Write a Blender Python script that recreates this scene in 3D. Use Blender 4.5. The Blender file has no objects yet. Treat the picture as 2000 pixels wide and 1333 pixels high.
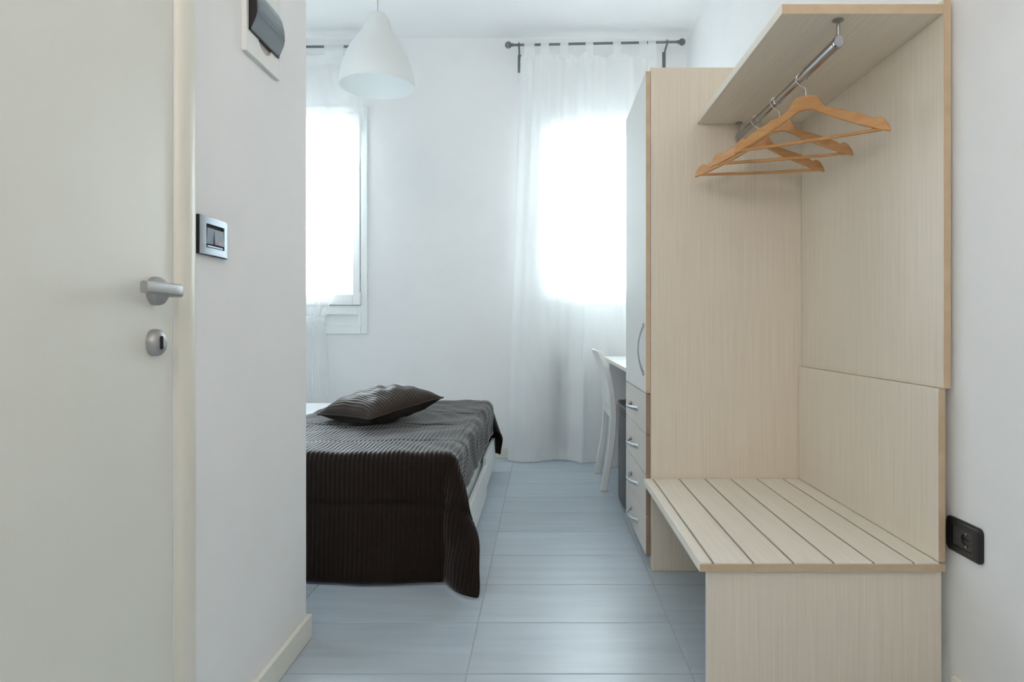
import bpy, bmesh, math, random
import numpy as np
from mathutils import Vector, Matrix

random.seed(7)
S = bpy.context.scene
COL = S.collection
PI = math.pi

# ------------------------------------------------------------------ camera
F = 1275.0                       # focal length in pixels of the 2000 px frame
CAMH = 0.93
cam_d = bpy.data.cameras.new('camera')
cam = bpy.data.objects.new('camera', cam_d)
COL.objects.link(cam)
cam.location = (0, 0, CAMH)
cam.rotation_euler = (PI / 2, 0, 0)
cam_d.sensor_width = 36
cam_d.lens = F / 2000 * 36
cam_d.shift_x = -0.030
cam_d.shift_y = -0.01525
cam_d.clip_start = 0.02
S.camera = cam

# ------------------------------------------------------------------ world, lights, exposure
WORLD_STRENGTH = 35.0
HALL_POWER = 22.5
S.view_settings.view_transform = 'Standard'
S.view_settings.look = 'None'
S.view_settings.gamma = 1
S.view_settings.use_curve_mapping = False
S.view_settings.exposure = 0.14
S.cycles.max_bounces = 24
S.cycles.diffuse_bounces = 12
S.cycles.transmission_bounces = 12
S.cycles.transparent_max_bounces = 24
w = bpy.data.worlds.new('overcast_sky')
S.world = w
w.use_nodes = True
wn, wl = w.node_tree.nodes, w.node_tree.links
bg = wn['Background']
tc = wn.new('ShaderNodeTexCoord')
sx = wn.new('ShaderNodeSeparateXYZ')
rp = wn.new('ShaderNodeValToRGB')
wl.new(tc.outputs['Generated'], sx.inputs[0])
mr = wn.new('ShaderNodeMapRange')
mr.inputs[1].default_value = -1
mr.inputs[2].default_value = 1
wl.new(sx.outputs[2], mr.inputs[0])
wl.new(mr.outputs[0], rp.inputs[0])
e = rp.color_ramp.elements
e[0].position, e[0].color = 0.44, (0.42, 0.44, 0.45, 1)
e[1].position, e[1].color = 0.52, (0.83, 0.93, 1.0, 1)
wl.new(rp.outputs[0], bg.inputs['Color'])
bg.inputs['Strength'].default_value = WORLD_STRENGTH


def area_light(name, loc, rot, sx_, sy_, power, color, portal=False):
    d = bpy.data.lights.new(name, 'AREA')
    d.shape = 'RECTANGLE'
    d.size, d.size_y = sx_, sy_
    d.energy = power
    d.color = color
    o = bpy.data.objects.new(name, d)
    COL.objects.link(o)
    o.location = loc
    o.rotation_euler = rot
    if portal:
        d.cycles.is_portal = True
    return o


WZ0, WZ1 = 0.89, 2.44           # window openings
WIN1 = (-2.17, -1.25)
WIN2 = (-0.06, 0.86)
YB = 4.58                       # back wall
for wx in (WIN1, WIN2):
    area_light('window_portal', ((wx[0] + wx[1]) / 2, YB + 0.2, (WZ0 + WZ1) / 2), (-PI / 2, 0, 0), wx[1] - wx[0], WZ1 - WZ0, 1, (1, 1, 1), True)
# added warm fill light in the hall, unseen behind the camera, tilted upward
area_light('hall_fill', (-0.3, -1.1, 1.9), (math.radians(136), 0, math.radians(-12)), 0.7, 0.5, HALL_POWER, (1.0, 0.91, 0.83))

# ------------------------------------------------------------------ materials
def sr(r, g, b):
    def c(v):
        v /= 255
        return v / 12.92 if v <= 0.04045 else ((v + 0.055) / 1.055) ** 2.4
    return (c(r), c(g), c(b), 1)


def mat(name, col, rough=0.5, metal=0.0, spec=0.5, **kw):
    m = bpy.data.materials.new(name)
    m.use_nodes = True
    b = m.node_tree.nodes['Principled BSDF']
    b.inputs['Base Color'].default_value = col
    b.inputs['Roughness'].default_value = rough
    b.inputs['Metallic'].default_value = metal
    b.inputs['Specular IOR Level'].default_value = spec
    for k, v in kw.items():
        b.inputs[k.replace('_', ' ')].default_value = v
    return m


def noisy(m, c1, c2, scale, stretch=(1, 1, 1), bump=0.0, detail=6, lo=0.3, hi=0.7, random_shift=False, tint=0.0, rough_noise=None):
    """colour variation (and optional relief) from a stretched noise in object space"""
    nt = m.node_tree
    n, l = nt.nodes, nt.links
    b = n['Principled BSDF']
    t = n.new('ShaderNodeTexCoord')
    mp = n.new('ShaderNodeMapping')
    mp.inputs['Scale'].default_value = stretch
    vec = t.outputs['Object']
    if random_shift:
        oi = n.new('ShaderNodeObjectInfo')
        mu = n.new('ShaderNodeMath')
        mu.operation = 'MULTIPLY'
        mu.inputs[1].default_value = 37.0
        l.new(oi.outputs['Random'], mu.inputs[0])
        ad = n.new('ShaderNodeVectorMath')
        ad.operation = 'ADD'
        l.new(vec, ad.inputs[0])
        l.new(mu.outputs[0], ad.inputs[1])
        vec = ad.outputs[0]
    l.new(vec, mp.inputs['Vector'])
    nz = n.new('ShaderNodeTexNoise')
    nz.inputs['Scale'].default_value = scale
    nz.inputs['Detail'].default_value = detail
    nz.inputs['Roughness'].default_value = 0.6
    l.new(mp.outputs[0], nz.inputs['Vector'])
    cr = n.new('ShaderNodeValToRGB')
    cr.color_ramp.elements[0].position, cr.color_ramp.elements[0].color = lo, c1
    cr.color_ramp.elements[1].position, cr.color_ramp.elements[1].color = hi, c2
    l.new(nz.outputs['Fac'], cr.inputs[0])
    out = cr.outputs[0]
    if random_shift and tint:
        mr_ = n.new('ShaderNodeMapRange')
        mr_.inputs[3].default_value = 1 - tint
        mr_.inputs[4].default_value = 1 + tint
        l.new(oi.outputs['Random'], mr_.inputs[0])
        mx = n.new('ShaderNodeVectorMath')
        mx.operation = 'SCALE'
        l.new(out, mx.inputs[0])
        l.new(mr_.outputs[0], mx.inputs['Scale'])
        out = mx.outputs[0]
    l.new(out, b.inputs['Base Color'])
    if rough_noise:
        mr2 = n.new('ShaderNodeMapRange')
        mr2.inputs[3].default_value, mr2.inputs[4].default_value = rough_noise
        l.new(nz.outputs['Fac'], mr2.inputs[0])
        l.new(mr2.outputs[0], b.inputs['Roughness'])
    if bump:
        bp = n.new('ShaderNodeBump')
        bp.inputs['Strength'].default_value = bump
        bp.inputs['Distance'].default_value = 0.002
        l.new(nz.outputs['Fac'], bp.inputs['Height'])
        l.new(bp.outputs[0], b.inputs['Normal'])
    return m


M = {}
M['wall'] = noisy(mat('wall_paint', sr(239, 239, 239), 0.7, spec=0.25), sr(237, 237, 237), sr(241, 241, 241), 3.0, bump=0.04)
M['ceil'] = mat('ceiling_paint', sr(242, 242, 242), 0.8, spec=0.2)
M['base'] = mat('baseboard_white', sr(232, 231, 222), 0.4)
M['door'] = noisy(mat('door_lacquer', sr(228, 228, 218), 0.38), sr(226, 226, 216), sr(231, 231, 222), 2.0, (1, 1, 0.3))
M['casing'] = mat('door_casing_cream', sr(228, 225, 213), 0.35)
M['white'] = mat('white_lacquer', sr(236, 238, 238), 0.35)
M['white_plastic'] = mat('white_plastic', sr(232, 233, 230), 0.4)
M['steel'] = mat('satin_nickel', sr(176, 177, 177), 0.42, 0.75)
M['chrome'] = mat('chrome', sr(168, 168, 170), 0.14, 1.0)
M['handle'] = mat('bright_nickel', sr(205, 207, 212), 0.3, 0.85)
M['wire'] = mat('bright_wire', sr(225, 225, 225), 0.25, 1.0)
M['gunmetal'] = mat('gunmetal_rod', sr(112, 118, 122), 0.45, 0.4)
M['black'] = mat('black_plastic', sr(24, 24, 27), 0.35)
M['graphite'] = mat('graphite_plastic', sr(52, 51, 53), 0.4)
M['dark'] = mat('dark_void', sr(8, 8, 9), 0.8)
M['silver'] = mat('silver_plastic', sr(172, 184, 196), 0.38, 0.4)
M['rocker'] = mat('grey_rocker', sr(122, 134, 146), 0.5, 0.1)
M['led'] = mat('red_led', sr(255, 60, 70), 0.4)
M['led'].node_tree.nodes['Principled BSDF'].inputs['Emission Color'].default_value = (1, 0.08, 0.1, 1)
M['led'].node_tree.nodes['Principled BSDF'].inputs['Emission Strength'].default_value = 0.8
M['smoke'] = noisy(mat('smoked_plastic', sr(84, 96, 104), 0.12), sr(80, 92, 100), sr(90, 102, 110), 2)
M['notch'] = mat('notch_beige', sr(178, 173, 166), 0.5)


def wood(name, st, c1=(220, 209, 192), c2=(231, 221, 206)):
    return noisy(mat(name, sr(*c2), 0.42, spec=0.4), sr(*c1), sr(*c2), 1.0, st, bump=0.05, detail=8, lo=0.32, hi=0.68)


M['wood_z'] = wood('bleached_oak_upright', (170, 170, 3.0))
M['wood_y'] = wood('bleached_oak_lengthwise', (170, 3.0, 170))
M['wood_pale'] = wood('bleached_oak_slats', (140, 3.0, 140), (226, 220, 208), (235, 230, 219))
M['edge'] = noisy(mat('edge_band', sr(200, 176, 146), 0.5), sr(192, 168, 138), sr(206, 184, 154), 1, (20, 20, 20))
M['taupe'] = mat('taupe_lacquer', sr(218, 211, 203), 0.5, spec=0.3)
M['taupe_edge'] = mat('taupe_edge', sr(150, 128, 108), 0.5)
M['front'] = mat('pale_front', sr(226, 226, 222), 0.55, spec=0.25)
M['beech'] = noisy(mat('varnished_beech', sr(196, 144, 90), 0.32, spec=0.5), sr(182, 130, 76), sr(204, 154, 100), 1.0, (14, 60, 60), bump=0.02)
M['tile'] = noisy(mat('grey_stoneware', sr(182, 194, 204), 0.4, spec=0.55), sr(172, 184, 194), sr(188, 199, 209), 1.0, (2.4, 22, 10), bump=0.03, detail=9,
                  lo=0.28, hi=0.72, random_shift=True, tint=0.05, rough_noise=(0.31, 0.36))
M['grout'] = mat('grout', sr(172, 176, 180), 0.8)
M['brown'] = noisy(mat('brown_quilt', sr(30, 20, 15), 0.5, spec=0.12, Sheen_Weight=0.36, Sheen_Roughness=0.35), sr(25, 16, 11), sr(31, 21, 15), 60, bump=0.15)
M['brown_edge'] = mat('brown_binding', sr(28, 22, 19), 0.6)
M['sheet'] = noisy(mat('white_sheet', sr(240, 242, 244), 0.8), sr(238, 240, 242), sr(244, 246, 247), 8, bump=0.1)
M['fridge'] = mat('dark_grey_fridge', sr(50, 53, 58), 0.35, 0.2)
M['rad'] = mat('radiator_white', sr(150, 156, 162), 0.5)
M['alu'] = mat('grey_inlay', sr(150, 144, 134), 0.4, 0.25)
M['bounce'] = M['wall']


def glass():
    m = bpy.data.materials.new('window_glass')
    m.use_nodes = True
    n, l = m.node_tree.nodes, m.node_tree.links
    n.remove(n['Principled BSDF'])
    tr = n.new('ShaderNodeBsdfTransparent')
    tr.inputs[0].default_value = (0.96, 0.98, 0.98, 1)
    gl = n.new('ShaderNodeBsdfGlossy')
    gl.inputs['Roughness'].default_value = 0.02
    fr = n.new('ShaderNodeFresnel')
    mx = n.new('ShaderNodeMixShader')
    l.new(fr.outputs[0], mx.inputs[0])
    l.new(tr.outputs[0], mx.inputs[1])
    l.new(gl.outputs[0], mx.inputs[2])
    l.new(mx.outputs[0], n['Material Output'].inputs['Surface'])
    return m


def sheer(name, opacity, trans=0.36, col=(0.96, 0.97, 0.97, 1)):
    m = bpy.data.materials.new(name)
    m.use_nodes = True
    n, l = m.node_tree.nodes, m.node_tree.links
    n.remove(n['Principled BSDF'])
    tr = n.new('ShaderNodeBsdfTransparent')
    df = n.new('ShaderNodeBsdfDiffuse')
    tl = n.new('ShaderNodeBsdfTranslucent')
    df.inputs[0].default_value = col
    tl.inputs[0].default_value = col
    a = n.new('ShaderNodeMixShader')
    a.inputs[0].default_value = trans
    l.new(df.outputs[0], a.inputs[1])
    l.new(tl.outputs[0], a.inputs[2])
    b = n.new('ShaderNodeMixShader')
    # threads look denser where the cloth turns edge-on to the eye
    lw = n.new('ShaderNodeLayerWeight')
    lw.inputs['Blend'].default_value = 0.35
    mr_ = n.new('ShaderNodeMapRange')
    mr_.inputs[3].default_value = opacity
    mr_.inputs[4].default_value = min(1.0, opacity + 0.25)
    l.new(lw.outputs['Facing'], mr_.inputs[0])
    l.new(mr_.outputs[0], b.inputs[0])
    l.new(tr.outputs[0], b.inputs[1])
    l.new(a.outputs[0], b.inputs[2])
    l.new(b.outputs[0], n['Material Output'].inputs['Surface'])
    return m


M['glass'] = glass()
M['sheer'] = sheer('sheer_voile', 0.84)
M['sheer_left'] = sheer('sheer_voile_left', 0.46)
M['sheer_hem'] = sheer('sheer_hem', 0.85)
M['shade'] = sheer('white_acrylic_shade', 1.0, 0.5, (0.9, 0.92, 0.92, 1))

# ------------------------------------------------------------------ mesh helpers
def new_bm():
    return bmesh.new()


def box(bm, x0, x1, y0, y1, z0, z1):
    v = [bm.verts.new(p) for p in ((x0, y0, z0), (x1, y0, z0), (x1, y1, z0), (x0, y1, z0), (x0, y0, z1), (x1, y0, z1), (x1, y1, z1), (x0, y1, z1))]
    for f in ((3, 2, 1, 0), (4, 5, 6, 7), (0, 1, 5, 4), (1, 2, 6, 5), (2, 3, 7, 6), (3, 0, 4, 7)):
        bm.faces.new([v[i] for i in f])
    return v


def prism(bm, pts, axis, a, b):
    """polygon pts (2-D) extruded along axis from a to b"""
    def P(p, t):
        u, v = p
        return {'x': (t, u, v), 'y': (u, t, v), 'z': (u, v, t)}[axis]
    lo = [bm.verts.new(P(p, a)) for p in pts]
    hi = [bm.verts.new(P(p, b)) for p in pts]
    n = len(pts)
    bm.faces.new(lo)
    bm.faces.new(hi[::-1])
    for i in range(n):
        j = (i + 1) % n
        bm.faces.new((lo[j], lo[i], hi[i], hi[j]))


def sweep(bm, path, sec, closed_ends=True, up=(0, 0, 1), scales=None):
    """sweep a closed 2-D section along a 3-D path; sec x -> side, sec y -> 'up'"""
    path = [Vector(p) for p in path]
    n = len(path)
    rings = []
    prev = None
    for i, p in enumerate(path):
        t = (path[min(i + 1, n - 1)] - path[max(i - 1, 0)]).normalized()
        if prev is None:
            u = Vector(up)
            if abs(u.dot(t)) > 0.95:
                u = Vector((1, 0, 0))
            u = (u - t * u.dot(t)).normalized()
        else:
            u = (prev - t * prev.dot(t)).normalized()
        prev = u
        s = t.cross(u)
        k = scales[i] if scales else 1
        rings.append([bm.verts.new(p + s * (a * k) + u * (b * k)) for a, b in sec])
    m = len(sec)
    for i in range(n - 1):
        for j in range(m):
            q = (j + 1) % m
            bm.faces.new((rings[i][j], rings[i][q], rings[i + 1][q], rings[i + 1][j]))
    if closed_ends:
        bm.faces.new(rings[0][::-1])
        bm.faces.new(rings[-1])


def circ(r, n=12, ry=None):
    ry = r if ry is None else ry
    return [(r * math.cos(2 * PI * i / n), ry * math.sin(2 * PI * i / n)) for i in range(n)]


def rrect(wd, ht, r, n=4):
    pts = []
    for cx, cy, a0 in ((wd / 2 - r, ht / 2 - r, 0), (-wd / 2 + r, ht / 2 - r, PI / 2), (-wd / 2 + r, -ht / 2 + r, PI), (wd / 2 - r, -ht / 2 + r, 1.5 * PI)):
        for i in range(n + 1):
            a = a0 + PI / 2 * i / n
            pts.append((cx + r * math.cos(a), cy + r * math.sin(a)))
    return pts


def lathe(bm, prof, n=32, axis='z', centre=(0, 0, 0)):
    rings = []
    for r, h in prof:
        ring = []
        for i in range(n):
            a = 2 * PI * i / n
            c, s = r * math.cos(a), r * math.sin(a)
            p = {'z': (c, s, h), 'x': (h, c, s), 'y': (c, h, s)}[axis]
            ring.append(bm.verts.new(Vector(centre) + Vector(p)))
        rings.append(ring)
    for k in range(len(rings) - 1):
        for i in range(n):
            j = (i + 1) % n
            bm.faces.new((rings[k][i], rings[k][j], rings[k + 1][j], rings[k + 1][i]))
    if prof[0][0] > 1e-6:
        bm.faces.new(rings[0][::-1])
    if prof[-1][0] > 1e-6:
        bm.faces.new(rings[-1])
    bmesh.ops.remove_doubles(bm, verts=bm.verts[:], dist=1e-6)


def world_loc(o):
    v = Vector((0, 0, 0))
    while o is not None:
        v += o.location
        o = o.parent
    return v


def obj(name, bm, m, parent=None, bevel=0.0, segs=2, smooth=False, solid=0.0, origin=None, angle=40):
    """link bm (given in world coordinates) as one mesh object"""
    bmesh.ops.recalc_face_normals(bm, faces=bm.faces[:])
    me = bpy.data.meshes.new(name)
    o = bpy.data.objects.new(name, me)
    off = Vector((0, 0, 0))
    if parent is not None:
        off = world_loc(parent)
        o.parent = parent
    elif origin is not None:
        off = Vector(origin)
        o.location = off
    bmesh.ops.translate(bm, vec=-off, verts=bm.verts[:])
    bm.to_mesh(me)
    bm.free()
    me.materials.append(m)
    COL.objects.link(o)
    if smooth or bevel:
        for p in me.polygons:
            p.use_smooth = True
        me.set_sharp_from_angle(angle=math.radians(angle))
    if solid:
        md = o.modifiers.new('thickness', 'SOLIDIFY')
        md.thickness = solid
        md.offset = -1
    if bevel:
        md = o.modifiers.new('soft_edges', 'BEVEL')
        md.width = bevel
        md.segments = segs
        md.limit_method = 'ANGLE'
        md.angle_limit = math.radians(35)
        md.harden_normals = True
    return o


def bx(name, m, parent, x0, x1, y0, y1, z0, z1, bevel=0.0, **kw):
    bm = new_bm()
    box(bm, x0, x1, y0, y1, z0, z1)
    return obj(name, bm, m, parent, bevel, **kw)


def tag(o, label, cat, group=None, kind=None):
    o['label'] = label
    o['category'] = cat
    if group:
        o['group'] = group
    if kind:
        o['kind'] = kind
    return o


def thing(name, label, cat, loc, group=None, kind=None):
    o = bpy.data.objects.new(name, None)
    COL.objects.link(o)
    o.location = loc
    o.empty_display_size = 0.1
    return tag(o, label, cat, group, kind)


def grid_obj(name, P, m, parent=None, solid=0.0, smooth=True):
    """mesh from an array of points P[i, j, 3] (world coordinates)"""
    ni, nj = P.shape[:2]
    off = np.array(world_loc(parent)) if parent is not None else np.zeros(3)
    v = (P.reshape(-1, 3) - off).tolist()
    f = [(i * nj + j, i * nj + j + 1, (i + 1) * nj + j + 1, (i + 1) * nj + j) for i in range(ni - 1) for j in range(nj - 1)]
    me = bpy.data.meshes.new(name)
    me.from_pydata(v, [], f)
    me.materials.append(m)
    o = bpy.data.objects.new(name, me)
    COL.objects.link(o)
    o.parent = parent
    if smooth:
        for p in me.polygons:
            p.use_smooth = True
    if solid:
        md = o.modifiers.new('thickness', 'SOLIDIFY')
        md.thickness = solid
        md.offset = 0
    return o


def px(x, y, Y):
    return ((x - 1060) / F * Y, Y, CAMH - (y - 636) / F * Y)


# ------------------------------------------------------------------ setting
XR = 1.012                      # right wall
XL = -0.70                      # hall's left wall
XFL = -2.85                     # bedroom's left wall
YE = 1.931                      # end of the hall wall
YREAR = -3.4
H = 2.945


def struct(name, bm_, m, label, cat, **kw):
    o = obj(name, bm_, m, None, **kw)
    return tag(o, label, cat, kind='structure')


bm = new_bm(); box(bm, XFL, XR, YREAR, YB, -0.08, -0.0025)
floor = struct('floor', bm, M['grout'], 'grey stoneware tiled floor with fine straight joints', 'floor')
# one tile, 60 x 30 cm, shared by all
tx0, ty0, TW, TD = -0.2028, 1.741, 0.6004, 0.2996
bm = new_bm(); box(bm, -TW / 2 + .0014, TW / 2 - .0014, -TD / 2 + .0014, TD / 2 - .0014, -0.0115, 0)
bmesh.ops.bevel(bm, geom=[ed for ed in bm.edges if all(abs(v.co.z) < 1e-6 for v in ed.verts)], offset=0.0009, segments=1, affect='EDGES')
me_tile = bpy.data.meshes.new('floor_tile'); bm.to_mesh(me_tile); bm.free(); me_tile.materials.append(M['tile'])


def cut_tile(x0, x1, y0, y1):
    b = new_bm(); box(b, x0 + .0014, x1 - .0014, y0 + .0014, y1 - .0014, -0.0115, 0)
    me = bpy.data.meshes.new('floor_tile'); b.to_mesh(me); b.free(); me.materials.append(M['tile'])
    return me


for i in range(-5, 3):
    for j in range(-18, 11):
        x0, x1 = tx0 + i * TW, tx0 + (i + 1) * TW
        y0, y1 = ty0 + j * TD, ty0 + (j + 1) * TD
        a0, a1, b0, b1 = max(x0, XFL), min(x1, XR), max(y0, YREAR), min(y1, YB)
        if a1 - a0 < .01 or b1 - b0 < .01:
            continue
        if a1 < XL and b1 < YE - 0.1:
            continue
        whole = (a0, a1, b0, b1) == (x0, x1, y0, y1)
        t = bpy.data.objects.new('floor_tile', me_tile if whole else cut_tile(a0 - (x0 + x1) / 2, a1 - (x0 + x1) / 2, b0 - (y0 + y1) / 2, b1 - (y0 + y1) / 2))
        t.parent = floor
        t.location = ((x0 + x1) / 2, (y0 + y1) / 2, 0)
        COL.objects.link(t)

bm = new_bm(); box(bm, XFL - .1, XR + .1, YREAR - .1, YB + .1, H, H + .1)
struct('ceiling', bm, M['ceil'], 'plain white painted ceiling', 'ceiling')
bm = new_bm()
WT = 0.25
for x0, x1, z0, z1 in ((XFL, WIN1[0], 0, H), (WIN1[1], WIN2[0], 0, H), (WIN2[1], XR, 0, H), (WIN1[0], WIN1[1], 0, WZ0), (WIN1[0], WIN1[1], WZ1, H),
                       (WIN2[0], WIN2[1], 0, WZ0), (WIN2[0], WIN2[1], WZ1, H)):
    box(bm, x0, x1, YB, YB + WT, z0, z1)
struct('wall_back', bm, M['wall'], 'white wall with two curtained windows beyond the bed', 'wall')
bm = new_bm(); box(bm, XR, XR + .1, YREAR, YB + WT, 0, H)
struct('wall_right', bm, M['wall'], 'white wall behind wardrobe and slatted bench, with black socket', 'wall')
DY0, DY1, DZ = 0.43, 1.241, 2.1   # door opening
bm = new_bm()
box(bm, XL - .12, XL, YREAR, DY0, 0, H)
box(bm, XL - .12, XL, DY1, YE, 0, H)
box(bm, XL - .12, XL, DY0, DY1, DZ, H)
struct('wall_left', bm, M['wall'], 'off-white hall wall carrying the light switch beside the cream door', 'wall')
bm = new_bm(); box(bm, XFL, XL - .12, YE - .1, YE, 0, H)
struct('wall_front', bm, M['wall'], 'white bedroom wall behind the hall corner', 'wall')
bm = new_bm(); box(bm, XFL - .1, XFL, YE - .1, YB + WT, 0, H)
struct('wall_far_left', bm, M['wall'], 'white bedroom wall at the far side of the bed', 'wall')
bm = new_bm(); box(bm, XL - .12, XR, YREAR - .1, YREAR, 0, H)
struct('wall_rear', bm, M['wall'], 'white wall closing the entrance hall', 'wall')


def baseboard(name, x0, x1, y0, y1, label, h=0.072):
    b = new_bm(); box(b, x0, x1, y0, y1, 0.0005, h)
    return struct(name, b, M['base'], label, 'baseboard', bevel=0.004)


# hall corner: runs along the wall and wraps its end
bm = new_bm()
pts = [(XL, DY1 + .08), (XL, YE), (XL - .118, YE), (XL - .118, YE + .014), (XL + .014, YE + .014), (XL + .014, DY1 + .08)]
prism(bm, pts, 'z', 0.0005, 0.072)
struct('baseboard_left', bm, M['base'], 'off-white baseboard around the foot of the hall corner', 'baseboard', bevel=0.004)
baseboard('baseboard_back', XFL, XR, YB - .013, YB, 'white baseboard along the window wall')
baseboard('baseboard_right', XR - .013, XR, YREAR, 1.60, 'off-white baseboard below the black socket')
baseboard('baseboard_front', XFL, XL - .12, YE, YE + .013, 'white baseboard behind the bed foot')

# ------------------------------------------------------------------ windows
def window(name, wx, label, sw=.052, rail_b=.075, rail_t=.06):
    x0, x1 = wx
    y = YB
    root = thing(name, label, 'window', ((x0 + x1) / 2, y, WZ0), kind='structure')
    cw = 0.024
    ox0, ox1, oz0, oz1 = x0 - cw, x1 + cw, 0.869, 2.465
    iz = 1.072                   # top of the fixed lower panel
    b = new_bm()                 # casing, proud of the wall
    fr = 0.047
    for a in ((ox0, ox0 + fr, oz0, oz1), (ox1 - fr, ox1, oz0, oz1), (ox0 + fr, ox1 - fr, oz1 - fr, oz1), (ox0 + fr, ox1 - fr, oz0, oz0 + .055)):
        box(b, a[0], a[1], y - .018, y + .06, a[2], a[3])
    obj('window_frame', b, M['white'], root, bevel=.004)
    # rebate behind the sash closes the joints
    b2 = new_bm()
    for a in ((x0 - .02, x0 + .035, .90, 2.43), (x1 - .035, x1 + .02, .90, 2.43), (x0 + .035, x1 - .035, iz - .03, iz + .03), (x0 + .035, x1 - .035, 2.38, 2.43)):
        box(b2, a[0], a[1], y + .042, y + .075, a[2], a[3])
    obj('rebate_frame', b2, M['white'], root)
    # fixed lower panel with a recessed field
    lx0, lx1, lz0, lz1 = ox0 + fr, ox1 - fr, oz0 + .055, iz - .004
    b = new_bm()
    for a in ((lx0, lx0 + .02, lz0, lz1), (lx1 - .02, lx1, lz0, lz1), (lx0 + .02, lx1 - .02, lz1 - .062, lz1), (lx0 + .02, lx1 - .02, lz0, lz0 + .004)):
        box(b, a[0], a[1], y - .010, y + .05, a[2], a[3])
    box(b, lx0 + .02, lx1 - .02, y + .014, y + .05, lz0 + .004, lz1 - .062)
    obj('lower_panel', b, M['white'], root, bevel=.003)
    # one casement sash, hinged on the right
    mid = lx0 + .035
    z0, z1 = iz, oz1 - fr - .004
    for k, (a0, a1) in enumerate(((lx0 + .004, lx1 - .004),)):
        b = new_bm()
        box(b, a0, a0 + sw, y - .022, y + .04, z0, z1)
        box(b, a1 - sw, a1, y - .022, y + .04, z0, z1)
        box(b, a0 + sw, a1 - sw, y - .022, y + .04, z0, z0 + rail_b)
        box(b, a0 + sw, a1 - sw, y - .022, y + .04, z1 - rail_t, z1)
        s = obj('sash', b, M['white'], root, bevel=.005)
        b = new_bm(); box(b, a0 + sw - .006, a1 - sw + .006, y + .005, y + .009, z0 + rail_b - .006, z1 - rail_t + .006)
        obj('pane', b, M['glass'], s)
        hx = a1 + .002
        for hz in (z0 + .03, z1 - .1):
            b = new_bm()
            lathe(b, [(.0085, hz - .03), (.0085, hz + .012), (.010, hz + .012), (.010, hz + .018), (.0085, hz + .018), (.0085, hz + .06)], 12, 'z', (hx, y - .028, 0))
            obj('sash_hinge', b, M['white'], s, smooth=True)
    b = new_bm()
    box(b, mid - .012, mid + .012, y - .034, y - .021, 1.58, 1.70)
    box(b, mid - .009, mid + .009, y - .062, y - .034, 1.66, 1.68)
    box(b, mid - .009, mid + .009, y - .066, y - .052, 1.56, 1.68)
    obj('window_handle', b, M['white'], root, bevel=.003)
    return root


window('window_1', WIN1, 'white casement window partly uncovered, left of the bare wall, behind the tied-back curtain')
window('window_2', WIN2, 'white casement window glowing behind the full-length sheer curtain beside the wardrobe', .10, .105, .15)

# ------------------------------------------------------------------ hall door (closed) in the left wall
d = thing('door_1', 'plain cream flush door with nickel lever in the hall wall', 'door', (XL, (DY0 + DY1) / 2, 0), kind='structure')
leaf = bx('door_leaf', M['door'], d, XL - .045, XL - .001, DY0 + .003, DY1 - .003, 0.008, DZ - .003, bevel=.002)
b = new_bm()
prof = [(-.006, .0)] + [(.0165 * math.sin(t) , .032 - .032 * math.cos(t)) for t in np.linspace(.35, PI - .35, 12)] + [(-.006, .064)]
# rounded casing profile: (out, along)
def casing_leg(b, y_inner, sgn):
    pts = [(XL + o_, y_inner + sgn * a_) for o_, a_ in prof]
    prism(b, pts, 'z', 0, DZ + .064)
casing_leg(b, DY1, 1)
casing_leg(b, DY0, -1)
pts = [(XL + o_, DZ + a_) for o_, a_ in prof]
lo = []
prism_pts = [(p[0], p[1]) for p in pts]
vs0 = [b.verts.new((p[0], DY0, p[1])) for p in prism_pts]
vs1 = [b.verts.new((p[0], DY1, p[1])) for p in prism_pts]
b.faces.new(vs0); b.faces.new(vs1[::-1])
for i in range(len(vs0)):
    j = (i + 1) % len(vs0)
    b.faces.new((vs0[j], vs0[i], vs1[i], vs1[j]))
obj('door_casing', b, M['casing'], d, smooth=True, angle=50)
# lever handle
HY, HZ = 1.178, .992
b = new_bm()
lathe(b, [(.0, .0), (.0262, .0), (.0262, .007), (.0245, .0125), (.019, .0175), (.012, .0200), (.0, .021)], 32, 'x', (XL - .001, HY, HZ))
hd = obj('door_handle', b, M['steel'], d, smooth=True)
b = new_bm()
path = [(XL + .010, HY + .003, HZ), (XL + .030, HY + .003, HZ)]
for t in np.linspace(0, PI / 2, 9):
    path.append((XL + .030 + .021 * math.sin(t), HY + .003 - .021 * (1 - math.cos(t)), HZ))
path += [(XL + .0505, HY - .040, HZ + .0005), (XL + .0500, HY - .075, HZ + .001), (XL + .0485, HY - .112, HZ + .001)]
sweep(b, path, rrect(.013, .0215, .0045, 3), scales=[1, 1] + [1.06] * 9 + [1.03, 1, .95])
obj('lever', b, M['steel'], hd, smooth=True, angle=50)
b = new_bm()
KY, KZ = 1.174, .899
for sc, xx in ((1, 0), (1, .005), (.94, .009), (.8, .0122), (.55, .0138), (.2, .0142)):
    pass
rings = []
for sc, xx in ((1, 0), (1, .008), (.94, .0125), (.8, .0160), (.55, .0178), (.2, .0183)):
    rings.append([b.verts.new((XL - .001 + xx, KY + .0225 * sc * math.cos(a), KZ + .0245 * sc * math.sin(a))) for a in np.linspace(0, 2 * PI, 33)[:-1]])
for k in range(len(rings) - 1):
    for i in range(32):
        j = (i + 1) % 32
        b.faces.new((rings[k][i], rings[k][j], rings[k + 1][j], rings[k + 1][i]))
b.faces.new(rings[-1])
ks = obj('keyhole_plate', b, M['steel'], d, smooth=True)
b = new_bm()
pts = [(KY - .0045 + p[0], KZ + p[1]) for p in rrect(.0085, .0245, .0042, 5)]
prism(b, pts, 'x', XL + .004, XL + .0182)
obj('keyhole', b, M['dark'], ks)

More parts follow.
